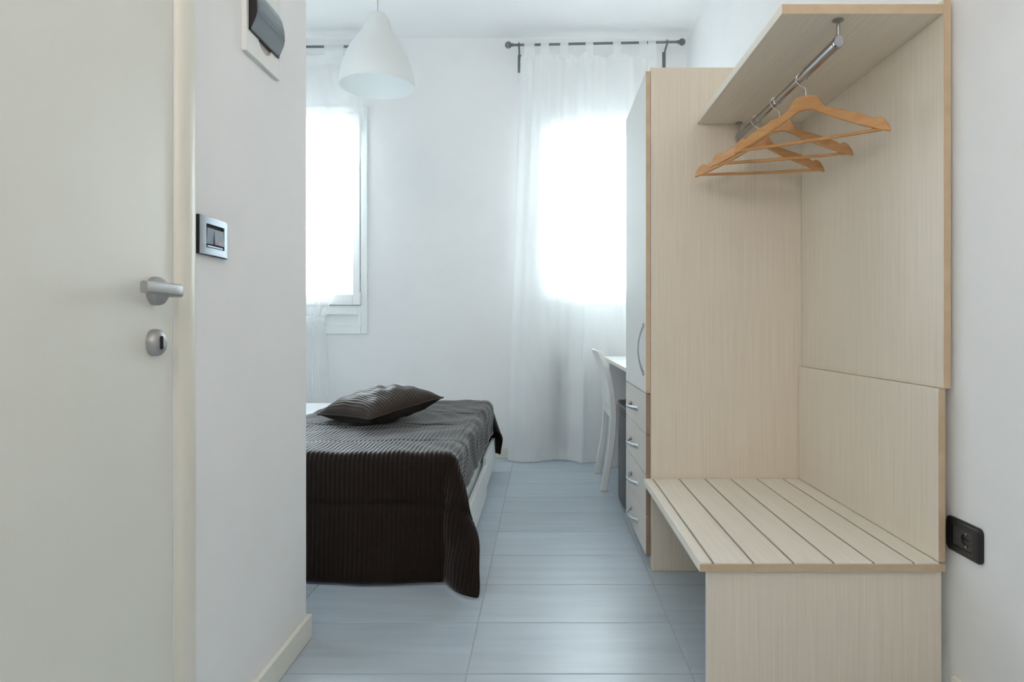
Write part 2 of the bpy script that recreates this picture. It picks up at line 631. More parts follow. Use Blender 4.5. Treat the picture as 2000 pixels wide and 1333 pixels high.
# ------------------------------------------------------------------ breaker panel, switch, socket
t = thing('breaker_panel', 'white breaker panel with smoked flip cover high on the hall wall', 'breaker panel', (XL, 1.613, 1.571))
PY0, PY1, PZ0, PZ1 = 1.516, 1.712, 1.571, 1.792
CY0, CY1, CZ0, CZ1 = 1.5295, 1.6955, 1.624, 1.737
b = new_bm()
box(b, XL, XL + .006, PY0, PY1, PZ0, PZ1)
for a in ((PY0, CY0 - .001, CZ0, PZ1), (CY1 + .001, PY1, CZ0, PZ1), (CY0 - .001, CY1 + .001, CZ1 + .001, PZ1)):
    box(b, XL + .004, XL + .012, a[0], a[1], a[2], a[3])
pts = [(PY0, PZ0), (PY1, PZ0), (PY1, CZ0), (1.655, CZ0)]
for a in np.linspace(0, PI, 15)[1:-1]:
    pts.append((1.619 + .036 * math.cos(a), CZ0 - .021 * math.sin(a)))
pts += [(1.583, CZ0), (PY0, CZ0)]
prism(b, pts, 'x', XL + .004, XL + .012)
obj('cover_frame', b, M['white_plastic'], t, bevel=.0012)
b = new_bm()
prof = [(1.626, .0150), (1.640, .0215), (1.655, .0278), (1.670, .0305), (1.694, .0290), (1.718, .0235), (1.735, .0155)]
n = len(prof)
pts = [(XL + o_, z_) for z_, o_ in prof] + [(XL + .008, 1.735), (XL + .008, 1.626)]
lo_ = [b.verts.new((p[0], CY0 + .006, p[1])) for p in pts]
hi_ = [b.verts.new((p[0], CY1, p[1])) for p in pts]
b.faces.new(lo_); b.faces.new(hi_[::-1])
for i in range(len(pts)):
    j = (i + 1) % len(pts)
    b.faces.new((lo_[j], lo_[i], hi_[i], hi_[j]))
fc = obj('flip_cover', b, M['smoke'], t, smooth=True, angle=30)
b = new_bm()
prism(b, [(XL + .007, 1.624), (XL + .0165, 1.624), (XL + .0165, 1.628), (XL + .007, 1.628)], 'y', CY0, CY1)
pts = [(XL + o_ + .0008, z_) for z_, o_ in prof] + [(XL + .007, 1.735), (XL + .007, 1.626)]
prism(b, pts, 'y', CY0, CY0 + .006)
obj('cover_rim', b, M['black'], fc)
b = new_bm()
box(b, XL + .0300, XL + .0311, CY0 + .006, CY1, 1.6695, 1.6708)
obj('cover_crease', b, M['silver'], fc)
pts = [(1.619 + .0355 * math.cos(a), 1.6245 - .0205 * math.sin(a)) for a in np.linspace(0, PI, 15)]
b = new_bm(); prism(b, pts, 'x', XL + .005, XL + .0075)
obj('finger_notch', b, M['notch'], t)

t = thing('light_switch', 'silver and black double light switch beside the door casing', 'switch', (XL, 1.376, 1.115))
SY0, SY1, SZ0, SZ1 = 1.3155, 1.437, 1.075, 1.1555
cy, cz = (SY0 + SY1) / 2, (SZ0 + SZ1) / 2
def frame_x(b, x0, x1, cy, cz, wo, ho, wi, hi, ro=.006):
    """rectangular ring in the YZ plane between x0 and x1"""
    for (a0, a1, c0, c1) in ((-wo / 2, -wi / 2, -ho / 2, ho / 2), (wi / 2, wo / 2, -ho / 2, ho / 2), (-wi / 2, wi / 2, hi / 2, ho / 2), (-wi / 2, wi / 2, -ho / 2, -hi / 2)):
        box(b, x0, x1, cy + a0, cy + a1, cz + c0, cz + c1)
b = new_bm()
box(b, XL, XL + .0075, SY0, SY1, SZ0, SZ1)
obj('back_plate', b, M['black'], t, bevel=.0015)
b = new_bm()
wo, ho, wi, hi = .1165, .0775, .076, .049
def sil(b):
    # curved front: thicker at the middle, thinner at the ends
    ys = np.linspace(-wo / 2, wo / 2, 13)
    def xf(y):
        return XL + .0075 + .0042 * (1 - (2 * y / wo) ** 2) ** .5 if abs(2 * y / wo) < 1 else XL + .0078
    for c0, c1, yy in ((hi / 2, ho / 2, ys), (-ho / 2, -hi / 2, ys), (-hi / 2, hi / 2, [v for v in np.linspace(-wo / 2, -wi / 2, 5)]), (-hi / 2, hi / 2, [v for v in np.linspace(wi / 2, wo / 2, 5)])):
        pts = [(xf(v), cy + v) for v in yy] + [(XL + .0074, cy + yy[-1]), (XL + .0074, cy + yy[0])]
        prism(b, pts, 'z', cz + c0, cz + c1)
sil(b)
obj('front_frame', b, M['silver'], t, smooth=True, angle=30)
bx('recess', M['dark'], t, XL + .0070, XL + .0085, cy - .038, cy + .038, cz - .0245, cz + .0245)
for k, (y0, y1) in enumerate(((cy - .036, cy - .0085), (cy - .0045, cy + .036))):
    b = new_bm()
    v = box(b, XL + .007, XL + .0105, y0, y1, cz - .0165, cz + .0165)
    for q in v:
        if q.co.z > cz and q.co.x > XL + .008:
            q.co.x += .002 if k == 0 else -.0006
        elif q.co.x > XL + .008:
            q.co.x += -.0006 if k == 0 else .002
    r = obj('rocker', b, M['rocker'], t, bevel=.0006)
    if k == 1:
        b = new_bm()
        lathe(b, [(.0, .001), (.0023, 0), (.0018, -.0012), (0, -.0014)], 12, 'x', (0, 0, 0))
        bmesh.ops.scale(b, vec=(-1, 1, 1), verts=b.verts[:])
        bmesh.ops.translate(b, vec=(XL + .0126, cy + .0105, cz - .0105), verts=b.verts[:])
        o = obj('indicator_led', b, M['led'], r)
        o['label'] = 'small glowing red indicator'
bx('lower_trim', M['silver'], t, XL + .008, XL + .0105, cy - .032, cy + .031, cz - .0225, cz - .0195)

t = thing('wall_socket', 'black wall socket plate low on the wall beside the bench', 'socket', (XR, 1.56, .378))
oy, oz = 1.5615, .4185
b = new_bm()
rings = []
for sc, xx in ((0, 0), (0, .006), (.0035, .0095), (.007, .0105)):
    rings.append([b.verts.new((XR - xx, oy + p[0], oz + p[1])) for p in rrect(.130 - 2 * sc, .083 - 2 * sc, .012, 5)])
hole = [b.verts.new((XR - .0105, oy + p[0], oz + p[1])) for p in rrect(.074, .047, .001, 5)]
hole2 = [b.verts.new((XR - .004, oy + p[0], oz + p[1])) for p in rrect(.074, .047, .001, 5)]
rings += [hole, hole2]
for k in range(len(rings) - 1):
    m_ = len(rings[k])
    for i in range(m_):
        j = (i + 1) % m_
        b.faces.new((rings[k][i], rings[k][j], rings[k + 1][j], rings[k + 1][i]))
b.faces.new(hole2)
obj('cover_plate', b, M['black'], t, smooth=True, angle=50)
b = new_bm(); box(b, XR - .0085, XR - .004, oy + .0135, oy + .0355, oz - .0222, oz + .0222)
obj('blank_module', b, M['graphite'], t, bevel=.0008)
# outlet module with round well
b = new_bm()
N = 24
c_y = oy - .011
ring0 = [b.verts.new((XR - .0085, c_y + .0165 * math.cos(a), oz + .0165 * math.sin(a))) for a in np.linspace(0, 2 * PI, N + 1)[:-1]]
ring1 = [b.verts.new((XR - .0042, c_y + .0160 * math.cos(a), oz + .0160 * math.sin(a))) for a in np.linspace(0, 2 * PI, N + 1)[:-1]]
def sqp(a, hw, hh):
    c, s_ = math.cos(a), math.sin(a)
    k = min(hw / max(abs(c), 1e-6), hh / max(abs(s_), 1e-6))
    return (c * k, s_ * k)
sq0 = [b.verts.new((XR - .0085, c_y + sqp(a, .0240, .0222)[0], oz + sqp(a, .0240, .0222)[1])) for a in np.linspace(0, 2 * PI, N + 1)[:-1]]
sq1 = [b.verts.new((XR - .0042, v.co.y, v.co.z)) for v in sq0]
for i in range(N):
    j = (i + 1) % N
    b.faces.new((sq0[i], sq0[j], ring0[j], ring0[i]))
    b.faces.new((ring0[i], ring0[j], ring1[j], ring1[i]))
    b.faces.new((sq1[i], sq1[j], sq0[j], sq0[i]))
b.faces.new(ring1)
om = obj('outlet_module', b, M['graphite'], t)
for dy, dz in ((.0, 0), (-.0095, .001), (.0095, .001)):
    b = new_bm()
    lathe(b, [(0, 0), (.0026, 0), (.0026, -.0012), (0, -.0012)], 10, 'x', (XR - .0041, c_y + dy, oz + dz))
    obj('pin_hole', b, M['dark'], om)
for s_ in (1, -1):
    b = new_bm(); box(b, XR - .0080, XR - .0043, c_y - .003, c_y + .003, oz + s_ * .0145 - .0015, oz + s_ * .0145 + .0015)
    obj('earth_clip', b, M['chrome'], om)

# ------------------------------------------------------------------ hall unit: back panels, slatted bench, shelf and rail
UY0, UY1 = 1.606, 2.488
t = thing('hall_bench_unit', 'pale oak bench unit with slatted seat, back panels, coat shelf and chrome rail', 'coat rack', (.70, 2.05, 0))


def board(name, x0, x1, y0, y1, z0, z1, m, parent, edge='y', eb=None, band_m=None):
    """board with a separate edge band on its camera-side end"""
    o = bx(name, m, parent, x0, x1, y0 + .001, y1, z0, z1, bevel=.0008)
    bx('edge_band', band_m or M['edge'], o, x0, x1, y0, y0 + .001, z0, z1)
    return o


board('upper_back_panel', .987, 1.004, UY0, UY1, .7745, 1.734, M['wood_z'], t)
board('lower_back_panel', .9755, .9915, UY0 + .002, UY1, .3465, .7735, M['wood_z'], t)
sh = board('shelf', .590, .9865, UY0 + .003, UY1, 1.699, 1.7225, M['wood_y'], t)
bx('side_band', M['wood_pale'], sh, .589, .590, UY0 + .003, UY1, 1.699, 1.7225)
BZ0, BZ1 = .3235, .3460
BX0, BX1 = .3867, .9915
seat = board('bench_top', BX0, BX1, UY0, UY1, BZ0, BZ1 - .0045, M['wood_y'], t)
g0, gs, gw = .4195, .0989, .0068
xs = [BX0] + [v for k in range(6) for v in (g0 + gs * k - gw / 2, g0 + gs * k + gw / 2)] + [.9755]
for k in range(7):
    bx('seat_slat', M['wood_pale'], seat, xs[2 * k], xs[2 * k + 1], UY0 + .0005, UY1 - .001, BZ1 - .0046, BZ1, bevel=.0010)
for k in range(6):
    b = new_bm()
    xx = g0 + gs * k
    box(b, xx - .0030, xx + .0030, UY0 + .0045, UY1 - .001, BZ1 - .0046, BZ1 - .0022)
    obj('inlay_strip', b, M['alu'], seat)
bx('side_band', M['wood_pale'], seat, BX0 - .001, BX0, UY0, UY1, BZ0, BZ1 - .0045)
fl = bx('front_support', M['wood_z'], t, .410, .9895, UY0 + .014, UY0 + .034, .001, BZ0, bevel=.0008)
bx('edge_band', M['wood_pale'], fl, .409, .410, UY0 + .014, UY0 + .034, .001, BZ0)
bx('rear_support', M['wood_z'], t, .414, .9895, UY1 - .022, UY1 - .004, .001, BZ0, bevel=.0008)
# chrome rail
RX, RZ = .743, 1.6435
rail = new_bm()
ov = circ(.0118, 20, .0152)
sweep(rail, [(RX, 1.648, RZ), (RX, 1.66, RZ), (RX, 1.836, RZ)], ov)
ov2 = circ(.0098, 20, .0128)
sweep(rail, [(RX, 1.834, RZ), (RX, 2.3, RZ), (RX, 2.470, RZ)], ov2)
rl = obj('hanging_rail', rail, M['chrome'], t, smooth=True)
for yy, k in ((1.642, 1), (2.473, 0)):
    b = new_bm()
    lathe(b, [(.0045, RZ + .012), (.0045, 1.6962)], 14, 'z', (RX, yy, 0))
    lathe(b, [(.0135, 1.6962), (.0125, 1.6988), (.0045, 1.699)][::-1], 18, 'z', (RX, yy, 0))
    sweep(b, [(RX, yy - .006, RZ), (RX, yy - .004, RZ), (RX, yy + .006, RZ), (RX, yy + .007, RZ)], circ(.0128, 20, .0165), scales=[.9, 1, 1, .95])
    obj('rail_bracket', b, M['chrome'] if k else M['steel'], rl, smooth=True)


def make_hanger(label, cx, cy, ang, roll):
    t = thing('coat_hanger', label, 'hanger', (0, 0, 0), 'wooden hangers on the chrome rail')
    half = [(0, 0), (.016, -.0005), (.027, -.004), (.035, -.013), (.040, -.025), (.050, -.037), (.070, -.0475), (.10, -.0585), (.13, -.071), (.155, -.0835),
            (.1655, -.091), (.170, -.0945), (.1745, -.089), (.1835, -.0895), (.194, -.0985), (.2025, -.1135), (.2075, -.130), (.203, -.1315), (.185, -.1265),
            (.165, -.1185), (.13, -.1035), (.10, -.089), (.07, -.0735), (.04, -.0555), (.018, -.0435), (0, -.0405)]
    out = half + [(-x, z) for x, z in half[-2:0:-1]]
    b = new_bm()
    # curved front-to-back: several thin strips would be heavy, so bend the extruded outline
    prism(b, out, 'y', -.0058, .0058)
    for v in b.verts:
        v.co.y += .5 * v.co.x ** 2
    obj('hanger_body', b, M['beech'], t, bevel=.0032, segs=3)
    b = new_bm()
    yb = .5 * .185 ** 2
    sweep(b, [(-.187, yb, -.1235), (-.06, yb, -.1255), (.06, yb, -.1255), (.187, yb, -.1235)], circ(.0050, 12))
    obj('trouser_bar', b, M['beech'], t, smooth=True)
    b = new_bm()
    R = .0160
    rc = .055 - (R - .0016 - .0128)
    path = [(0, 0, -.012), (0, 0, .012), (0, 0, .019), (-.0025, 0, .0245), (-.010, 0, .0305), (-.018, 0, .0355)]
    for a in np.linspace(math.radians(205), math.radians(-35), 18):
        path.append((-.0115 + R * math.cos(a), 0, rc + R * math.sin(a)))
    sweep(b, path, circ(.0015, 8))
    obj('hook', b, M['wire'], t, smooth=True)
    t.location = (cx, cy, RZ - .055)
    t.rotation_euler = (0, roll, ang)
    for ch in t.children:
        if ch.name.split('.')[0] != 'hook':
            ch.scale = (1.045, 1, 1.0)
    return t


make_hanger('wooden coat hanger hanging at the front of the rail, turned most', .7545, 1.872, math.radians(-36), math.radians(.5))
make_hanger('wooden coat hanger in the middle of the rail', .754, 2.077, math.radians(-18), math.radians(-.4))
make_hanger('wooden coat hanger at the back of the rail, nearest the wardrobe', .7505, 2.262, math.radians(-13), math.radians(.6))

# ------------------------------------------------------------------ wardrobe
t = thing('wardrobe', 'tall pale oak wardrobe with white door above four taupe drawers', 'wardrobe', (.70, 2.79, 0))
WX, WY0, WY1 = .412, 2.490, 3.086
carc = new_bm()
box(carc, WX, XR - .004, WY0, WY0 + .018, .001, 1.914)
box(carc, WX, XR - .004, WY1 - .018, WY1, .001, 1.914)
box(carc, WX, XR - .004, WY0 + .018, WY1 - .018, 1.896, 1.914)
box(carc, WX, XR - .004, WY0 + .018, WY1 - .018, .05, .068)
box(carc, XR - .016, XR - .004, WY0 + .018, WY1 - .018, .068, 1.896)
box(carc, WX + .045, WX + .06, WY0 + .018, WY1 - .018, .001, .05)
obj('carcass', carc, M['wood_z'], t)
FX0, FX1 = .3935, .4105


def bow_handle(parent, p0, p1, out, r=.0052, name='handle', hm=None):
    """bow handle between two points on the front, bulging towards -x"""
    p0, p1 = Vector(p0), Vector(p1)
    b = new_bm()
    path, sc = [], []
    n = 15
    for i in range(n):
        k = i / (n - 1)
        p = p0.lerp(p1, k)
        p.x -= out * math.sin(PI * k) ** .75
        path.append(p)
        sc.append(.75 + .45 * abs(2 * k - 1) ** 2)
    sweep(b, path, circ(r, 10, r * .7), scales=sc, up=(1, 0, 0))
    for p in (p0, p1):
        lathe(b, [(.0075, -.001), (.0075, -.004), (.006, -.006), (0, -.006)], 12, 'x', (p.x, p.y, p.z))
    return obj(name, b, hm or M['handle'], parent, smooth=True)


def front(name, m, z0, z1, em):
    o = bx(name, m, t, FX0, FX1, WY0 + .001, WY1 - .002, z0, z1, bevel=.0012)
    bx('edge_band', em, o, FX0 + .0005, FX1, WY0, WY0 + .001, z0, z1)
    return o


dr = front('wardrobe_door', M['front'], .6705, 1.900, M['edge'])
bow_handle(dr, (FX0, 2.540, .742), (FX0, 2.540, .932), .023, hm=M['steel'])
for z0, z1 in ((.5135, .6665), (.3575, .5095), (.2030, .3535), (.0510, .1990)):
    q = front('drawer', M['taupe'], z0, z1, M['taupe_edge'])
    zc = (z0 + z1) / 2 - .004
    bow_handle(q, (FX0, 2.695, zc), (FX0, 2.895, zc), .032, .0082)

# ------------------------------------------------------------------ desk, fridge, chair
t = thing('desk', 'white desk with thin pale top beyond the wardrobe', 'desk', (.70, 3.72, 0))
tp = bx('desk_top', M['white'], t, .402, XR - .004, 3.092, 4.335, .705, .724, bevel=.002)
bx('edge_band', mat('pale_edge', sr(226, 218, 204), .45), tp, .401, .402, 3.092, 4.335, .705, .724)
bx('side_panel', M['white'], t, .435, XR - .004, 4.265, 4.284, .001, .705, bevel=.001)
bx('modesty_panel', M['white'], t, XR - .022, XR - .004, 3.092, 4.265, .35, .705, bevel=.001)

t = thing('mini_fridge', 'dark grey mini fridge standing under the desk beside the wardrobe', 'fridge', (.66, 3.35, 0))
b = new_bm()
prism(b, [(.46, 3.125), (.92, 3.125), (.92, 3.585), (.46, 3.585), (.445, 3.58), (.44, 3.57), (.44, 3.14), (.445, 3.13)], 'z', .012, .50)
obj('body', b, M['fridge'], t, bevel=.004)
b = new_bm()
pts = []
for a in np.linspace(0, 1, 13):
    y_ = 3.128 + (3.582 - 3.128) * a
    pts.append((.420 - .022 * math.sin(PI * a) ** .6, y_))
pts += [(.439, 3.582), (.439, 3.128)]
prism(b, pts, 'z', .022, .478)
dd = obj('fridge_door', b, M['fridge'], t, bevel=.004)
b = new_bm()
pts2 = [(p[0] - .006, p[1]) for p in pts[:13]] + [(.439, 3.582), (.439, 3.128)]
prism(b, pts2, 'z', .480, .524)
box(b, .439, .92, 3.125, 3.585, .50, .524)
obj('top_cap', b, M['black'], t, bevel=.006)
for q in ((.50, 3.16), (.50, 3.55), (.89, 3.16), (.89, 3.55)):
    b = new_bm(); lathe(b, [(.018, .0005), (.018, .012)], 14, 'z', (q[0], q[1], 0))
    obj('foot', b, M['black'], t, smooth=True)

M['chair_white'] = mat('chair_white', sr(234, 234, 232), 0.4)
t = thing('desk_chair', 'white wooden chair with curved solid back drawn up to the desk', 'chair', (.55, 3.88, 0))
CH0, CH1 = 3.675, 4.105        # near and far side


def stile_path(zs):
    """centre line x of the curved rear leg and back upright against height"""
    Z = [0, .10, .22, .34, .46, .56, .66, .73, .79]
    X = [.342, .360, .380, .393, .397, .388, .364, .342, .316]
    return float(np.interp(zs, Z, X))


def curve_x(z):
    return np.polyval(POLY, z)


POLY = np.polyfit([0, .10, .22, .34, .46, .56, .66, .73, .79], [.342, .360, .380, .393, .397, .388, .364, .342, .316], 4)
for yy in (CH0, CH1):
    b = new_bm()
    zs = np.linspace(0.0005, .782, 20)
    path = [(curve_x(z), yy, z) for z in zs]
    wds = [.036 if z < .5 else .036 - .010 * (z - .5) / .28 for z in zs]
    rings = []
    for (x_, y_, z_), w_ in zip(path, wds):
        rings.append([b.verts.new((x_ + a, y_ + c, z_)) for a, c in ((-w_ / 2, -.016), (w_ / 2, -.016), (w_ / 2, .016), (-w_ / 2, .016))])
    for k in range(len(rings) - 1):
        for i in range(4):
            j = (i + 1) % 4
            b.faces.new((rings[k][i], rings[k][j], rings[k + 1][j], rings[k + 1][i]))
    b.faces.new(rings[0][::-1]); b.faces.new(rings[-1])
    obj('rear_leg', b, M['chair_white'], t, bevel=.004)
    b = new_bm()
    sweep(b, [(.795, yy, .0005), (.79, yy, .41)], rrect(.034, .034, .004, 2))
    obj('front_leg', b, M['chair_white'], t, smooth=True, angle=50)
zs = np.linspace(.475, .786, 14)
b = new_bm()
rings = []
for z_ in zs:
    x_ = curve_x(z_)
    rings.append([b.verts.new((x_ - .012 + .0, CH0 + .012, z_)), b.verts.new((x_ - .026, (CH0 + CH1) / 2, z_)), b.verts.new((x_ - .012, CH1 - .012, z_)),
                  b.verts.new((x_ + .004, CH1 - .012, z_)), b.verts.new((x_ - .010, (CH0 + CH1) / 2, z_)), b.verts.new((x_ + .004, CH0 + .012, z_))])
for k in range(len(rings) - 1):
    for i in range(6):
        j = (i + 1) % 6
        b.faces.new((rings[k][i], rings[k][j], rings[k + 1][j], rings[k + 1][i]))
b.faces.new(rings[0][::-1]); b.faces.new(rings[-1])
obj('backrest', b, M['chair_white'], t, smooth=True, angle=50)
b = new_bm()
pts = [(.385, CH0 - .002), (.40, CH0 - .012), (.80, CH0 - .018), (.815, CH0), (.82, (CH0 + CH1) / 2), (.815, CH1), (.80, CH1 + .018), (.40, CH1 + .012), (.385, CH1 + .002)]
prism(b, pts, 'z', .448, .472)
obj('seat', b, M['chair_white'], t, bevel=.006, segs=3)
for yy in (CH0 + .004, CH1 - .004):
    bx('seat_rail', M['chair_white'], t, .40, .79, yy - .010, yy + .010, .405, .447, bevel=.002)
bx('rear_rail', M['chair_white'], t, .385, .405, CH0 + .012, CH1 - .012, .400, .447, bevel=.002)
bx('front_rail', M['chair_white'], t, .78, .80, CH0 + .012, CH1 - .012, .405, .447, bevel=.002)

# ------------------------------------------------------------------ radiator behind the curtain
t = thing('radiator', 'narrow column radiator half seen through the sheer curtain', 'radiator', (.10, 4.53, 0))
for k in range(3):
    b = new_bm()
    xx = .055 + .045 * k
    for yy in (4.515, 4.55):
        sweep(b, [(xx, yy, .13), (xx, yy, .69)], circ(.014, 12))
    sweep(b, [(xx, 4.505, .695), (xx, 4.56, .695)], rrect(.044, .05, .014, 3))
    sweep(b, [(xx, 4.505, .13), (xx, 4.56, .13)], rrect(.044, .05, .014, 3))
    obj('column', b, M['rad'], t, smooth=True)
b = new_bm(); sweep(b, [(.055, 4.535, .0005), (.055, 4.535, .11)], circ(.009, 10))
obj('pipe', b, M['rad'], t, smooth=True)

# ------------------------------------------------------------------ bed, quilt, cushion
t = thing('bed', 'low white bed with drawers, mostly under the brown quilt', 'bed', (-1.1, 3.25, 0))
BXR = -.335
BY0, BY1 = 2.43, 4.20
fr = new_bm()
box(fr, BXR - .02, BXR, BY0, BY1, .11, .205)
box(fr, -1.98, -1.96, BY0, BY1, .05, .225)
box(fr, -1.96, BXR - .02, BY0, BY0 + .02, .05, .225)
box(fr, -1.96, BXR - .02, BY1 - .02, BY1, .05, .225)
box(fr, -1.96, BXR - .02, BY0 + .02, BY1 - .02, .19, .21)
obj('frame', fr, M['white'], t, bevel=.002)
for q in ((-.40, BY0 + .06), (-.40, BY1 - .06), (-1.9, BY0 + .06), (-1.9, BY1 - .06)):
    bx('leg', M['white'], t, q[0] - .025, q[0] + .025, q[1] - .025, q[1] + .025, .0005, .19)
b = new_bm(); box(b, -1.95, -.362, 2.435, 4.075, .285, .450)
obj('mattress', b, M['sheet'], t, bevel=.045, segs=5)
bx('hem_gap_shade', M['graphite'], t, -1.95, -.372, 2.445, 4.065, .212, .30)  # dark block added as the shade between quilt hem and bed frame


def bed_drawer(y0, y1, xf, z0, z1):
    b = new_bm()
    box(b, xf - .020, xf, y0, y1, z0, z1)
    o = obj('bed_drawer', b, M['white'], t, bevel=.0035)
    b = new_bm()
    box(b, xf - .033 - .60, xf - .020, y0 + .02, y0 + .032, z0 + .01, z1 - .035)
    box(b, xf - .033 - .60, xf - .020, y1 - .032, y1 - .02, z0 + .01, z1 - .035)
    box(b, xf - .033 - .60, xf - .020, y0 + .032, y1 - .032, z0 + .01, z0 + .02)
    obj('drawer_box', b, M['white'], o)
    return o


bed_drawer(2.52, 3.478, -.2965, .022, .186)
bed_drawer(3.484, 4.195, -.3010, .055, .222)

# quilt: one cloth grid draped over top, side and both ends
XE, YN, YF, ZT, R = -.353, 2.395, 4.020, .464, .042
SIDE, NEAR, FAR = .213, .475, .345
S0 = -1.225
CH = .0172
Ltop = XE - S0
nchan = int(round((Ltop + SIDE) / CH))
s = np.linspace(0, Ltop + SIDE, nchan * 5 + 1)
tt = np.linspace(-FAR, (YF - YN) + NEAR, 190)
Sg, Tg = np.meshgrid(s, tt, indexing='ij')
a = Sg - Ltop
bn = Tg - (YF - YN)
bf = -Tg
bb = np.maximum(bn, bf)
near = bn > bf
ap, bp = np.maximum(a, 0), np.maximum(bb, 0)
r = np.hypot(ap, bp)
th = np.arctan2(ap, np.maximum(bp, 1e-9))
TP = math.radians(25)
g_ = np.where(th < TP, np.abs(np.sin(PI / 2 * np.minimum(th, TP) / TP)) ** 2.0, np.cos(PI / 2 * (np.maximum(th, TP) - TP) / (PI / 2 - TP)) ** 1.6)
flare = np.where((ap > 0) & (bp > 0), np.where(near, g_ * math.radians(23.5), np.abs(np.sin(2 * th)) ** 1.4 * math.radians(24)), 0)
phi = th + np.where(near, .30, 0.0) * np.sin(2 * th)
arc = R * PI / 2
out = np.where(r < arc, R * np.sin(np.minimum(r, arc) / R), R + (r - arc) * np.sin(flare))
down = np.where(r < arc, R * (1 - np.cos(np.minimum(r, arc) / R)), R + (r - arc) * np.cos(flare))
dx = np.where(r > 0, np.sin(phi), 0)
dy = np.where(r > 0, np.cos(phi), 0) * np.where(near, -1, 1)
X = np.where(a <= 0, S0 + Sg, XE) + out * dx
Yb = np.where(bb <= 0, YF - Tg, np.where(near, YN, YF))
Y = Yb + out * dy
Z = ZT - down
# gentle billow of the hanging front and of the top
Y += np.where(near & (bn > .05), -.020 * np.clip((bn - .05) / .4, 0, 1) ** 1.5 * (1 + .5 * np.sin(X * 9 + .6)), 0)
Z += np.where(r == 0, .004 * np.sin(X * 7 + 1) * np.sin(Y * 4), 0)
Z = np.maximum(Z, .006 + .002 * np.sin(X * 20))
P = np.stack([X, Y, Z], -1)
du = np.gradient(P, axis=0); dv = np.gradient(P, axis=1)
N_ = np.cross(du, dv); N_ /= np.maximum(np.linalg.norm(N_, axis=-1, keepdims=True), 1e-9)
if N_[10, 60, 2] < 0:
    N_ = -N_
puff = np.abs(np.sin(PI * Sg / CH)) ** .8
wob = .35 * np.sin(Tg * 23 + Sg * 5) + .65
seam_d = np.full_like(Tg, 9.0)
for k in range(-1, 7):
    seam_d = np.minimum(seam_d, np.abs(Tg - ((YF - 2.61) - .42 * (k - 2) - .42 * 2 + .0) ))
seam = np.exp(-(seam_d / .006) ** 2)
disp = .0046 * puff * (1 - .9 * seam) - .006 * seam
hem = np.minimum.reduce([Sg, Ltop + SIDE - Sg, Tg + FAR, (YF - YN) + NEAR - Tg])
disp = np.where(hem < .014, .004, disp)
wr = .0030 * np.sin(Sg * 31 + 4 * np.sin(Tg * 6)) * np.sin(Tg * 17 + 3 * np.sin(Sg * 5))
rng = np.random.RandomState(3)
for k in range(6):
    f1, f2, ph = rng.uniform(4, 22), rng.uniform(4, 22), rng.uniform(0, 6)
    wr += .0010 * np.sin(f1 * Sg + f2 * Tg + ph)
side_w = np.where((a > .02), 1.8, 1.0)
P = P + N_ * (disp + wr * side_w)[..., None]
P[..., 2] = np.maximum(P[..., 2], .004)
q = grid_obj('bed_quilt', P, M['brown'], None, solid=.004)
tag(q, 'dark brown channel-quilted bedspread hanging over the bed end to the floor', 'bedspread')

# cushion
M['cushion'] = noisy(mat('brown_cushion', sr(50, 39, 31), 0.5, spec=0.2, Sheen_Weight=0.12, Sheen_Roughness=0.35), sr(44, 34, 27), sr(54, 42, 34), 60, bump=0.1)
nu = 190
CW = .43
t = thing('cushion', 'dark brown ribbed square cushion lying on the bedspread', 'cushion', (-.790, 3.175, .468))
u = np.linspace(-1, 1, nu); v = np.linspace(-1, 1, 90)
U, V = np.meshgrid(u, v, indexing='ij')
def cush(sign):
    prof_ = ((1 - np.abs(U) ** 2.6) * (1 - np.abs(V) ** 2.6))
    h = (.086 if sign > 0 else .066) * np.maximum(prof_, 0) ** .52
    pull = 1 - .075 * (1 - np.abs(V) ** 2) * np.abs(U) ** 3
    pull2 = 1 - .075 * (1 - np.abs(U) ** 2) * np.abs(V) ** 3
    ridge = .0026 * np.abs(np.sin(PI * (U + 1) * 13)) * np.minimum(1, prof_ * 8)
    fold = (.006 * np.sin(6 * U + 4 * V) * np.sin(5 * V + 1) + .004 * np.sin(13 * U - 9 * V + 2)) * prof_
    x = U * CW / 2 * pull
    y = V * CW / 2 * pull2
    z = sign * (h + ridge) + fold
    return np.stack([x, y, z], -1)
ca = math.radians(49)
Rz = Matrix.Rotation(ca, 3, 'Z')
Rt = Matrix.Rotation(math.radians(-7), 3, 'Y') @ Matrix.Rotation(math.radians(5), 3, 'X')
Rm = np.array(Rt @ Rz)
for sgn, nm in ((1, 'cushion_top'), (-1, 'cushion_underside')):
    C = cush(sgn) @ Rm.T + np.array([-.790, 3.185, .537])
    if sgn < 0:
        C[..., 2] = np.maximum(C[..., 2], .4765)
    o = grid_obj(nm, C, M['cushion'], t)
loop = [cush(1)[i, 0] for i in range(0, nu, 4)] + [cush(1)[-1, j] for j in range(0, 90, 4)] + [cush(1)[i, -1] for i in range(nu - 1, -1, -4)] + [cush(1)[0, j] for j in range(89, -1, -4)]
loop = [tuple(np.array(p) @ Rm.T + np.array([-.790, 3.185, .537])) for p in loop]
b = new_bm(); sweep(b, loop, circ(.0045, 8))
obj('piping', b, M['brown_edge'], t, smooth=True)

# ------------------------------------------------------------------ curtains
YC = 4.46
ZROD = 2.848


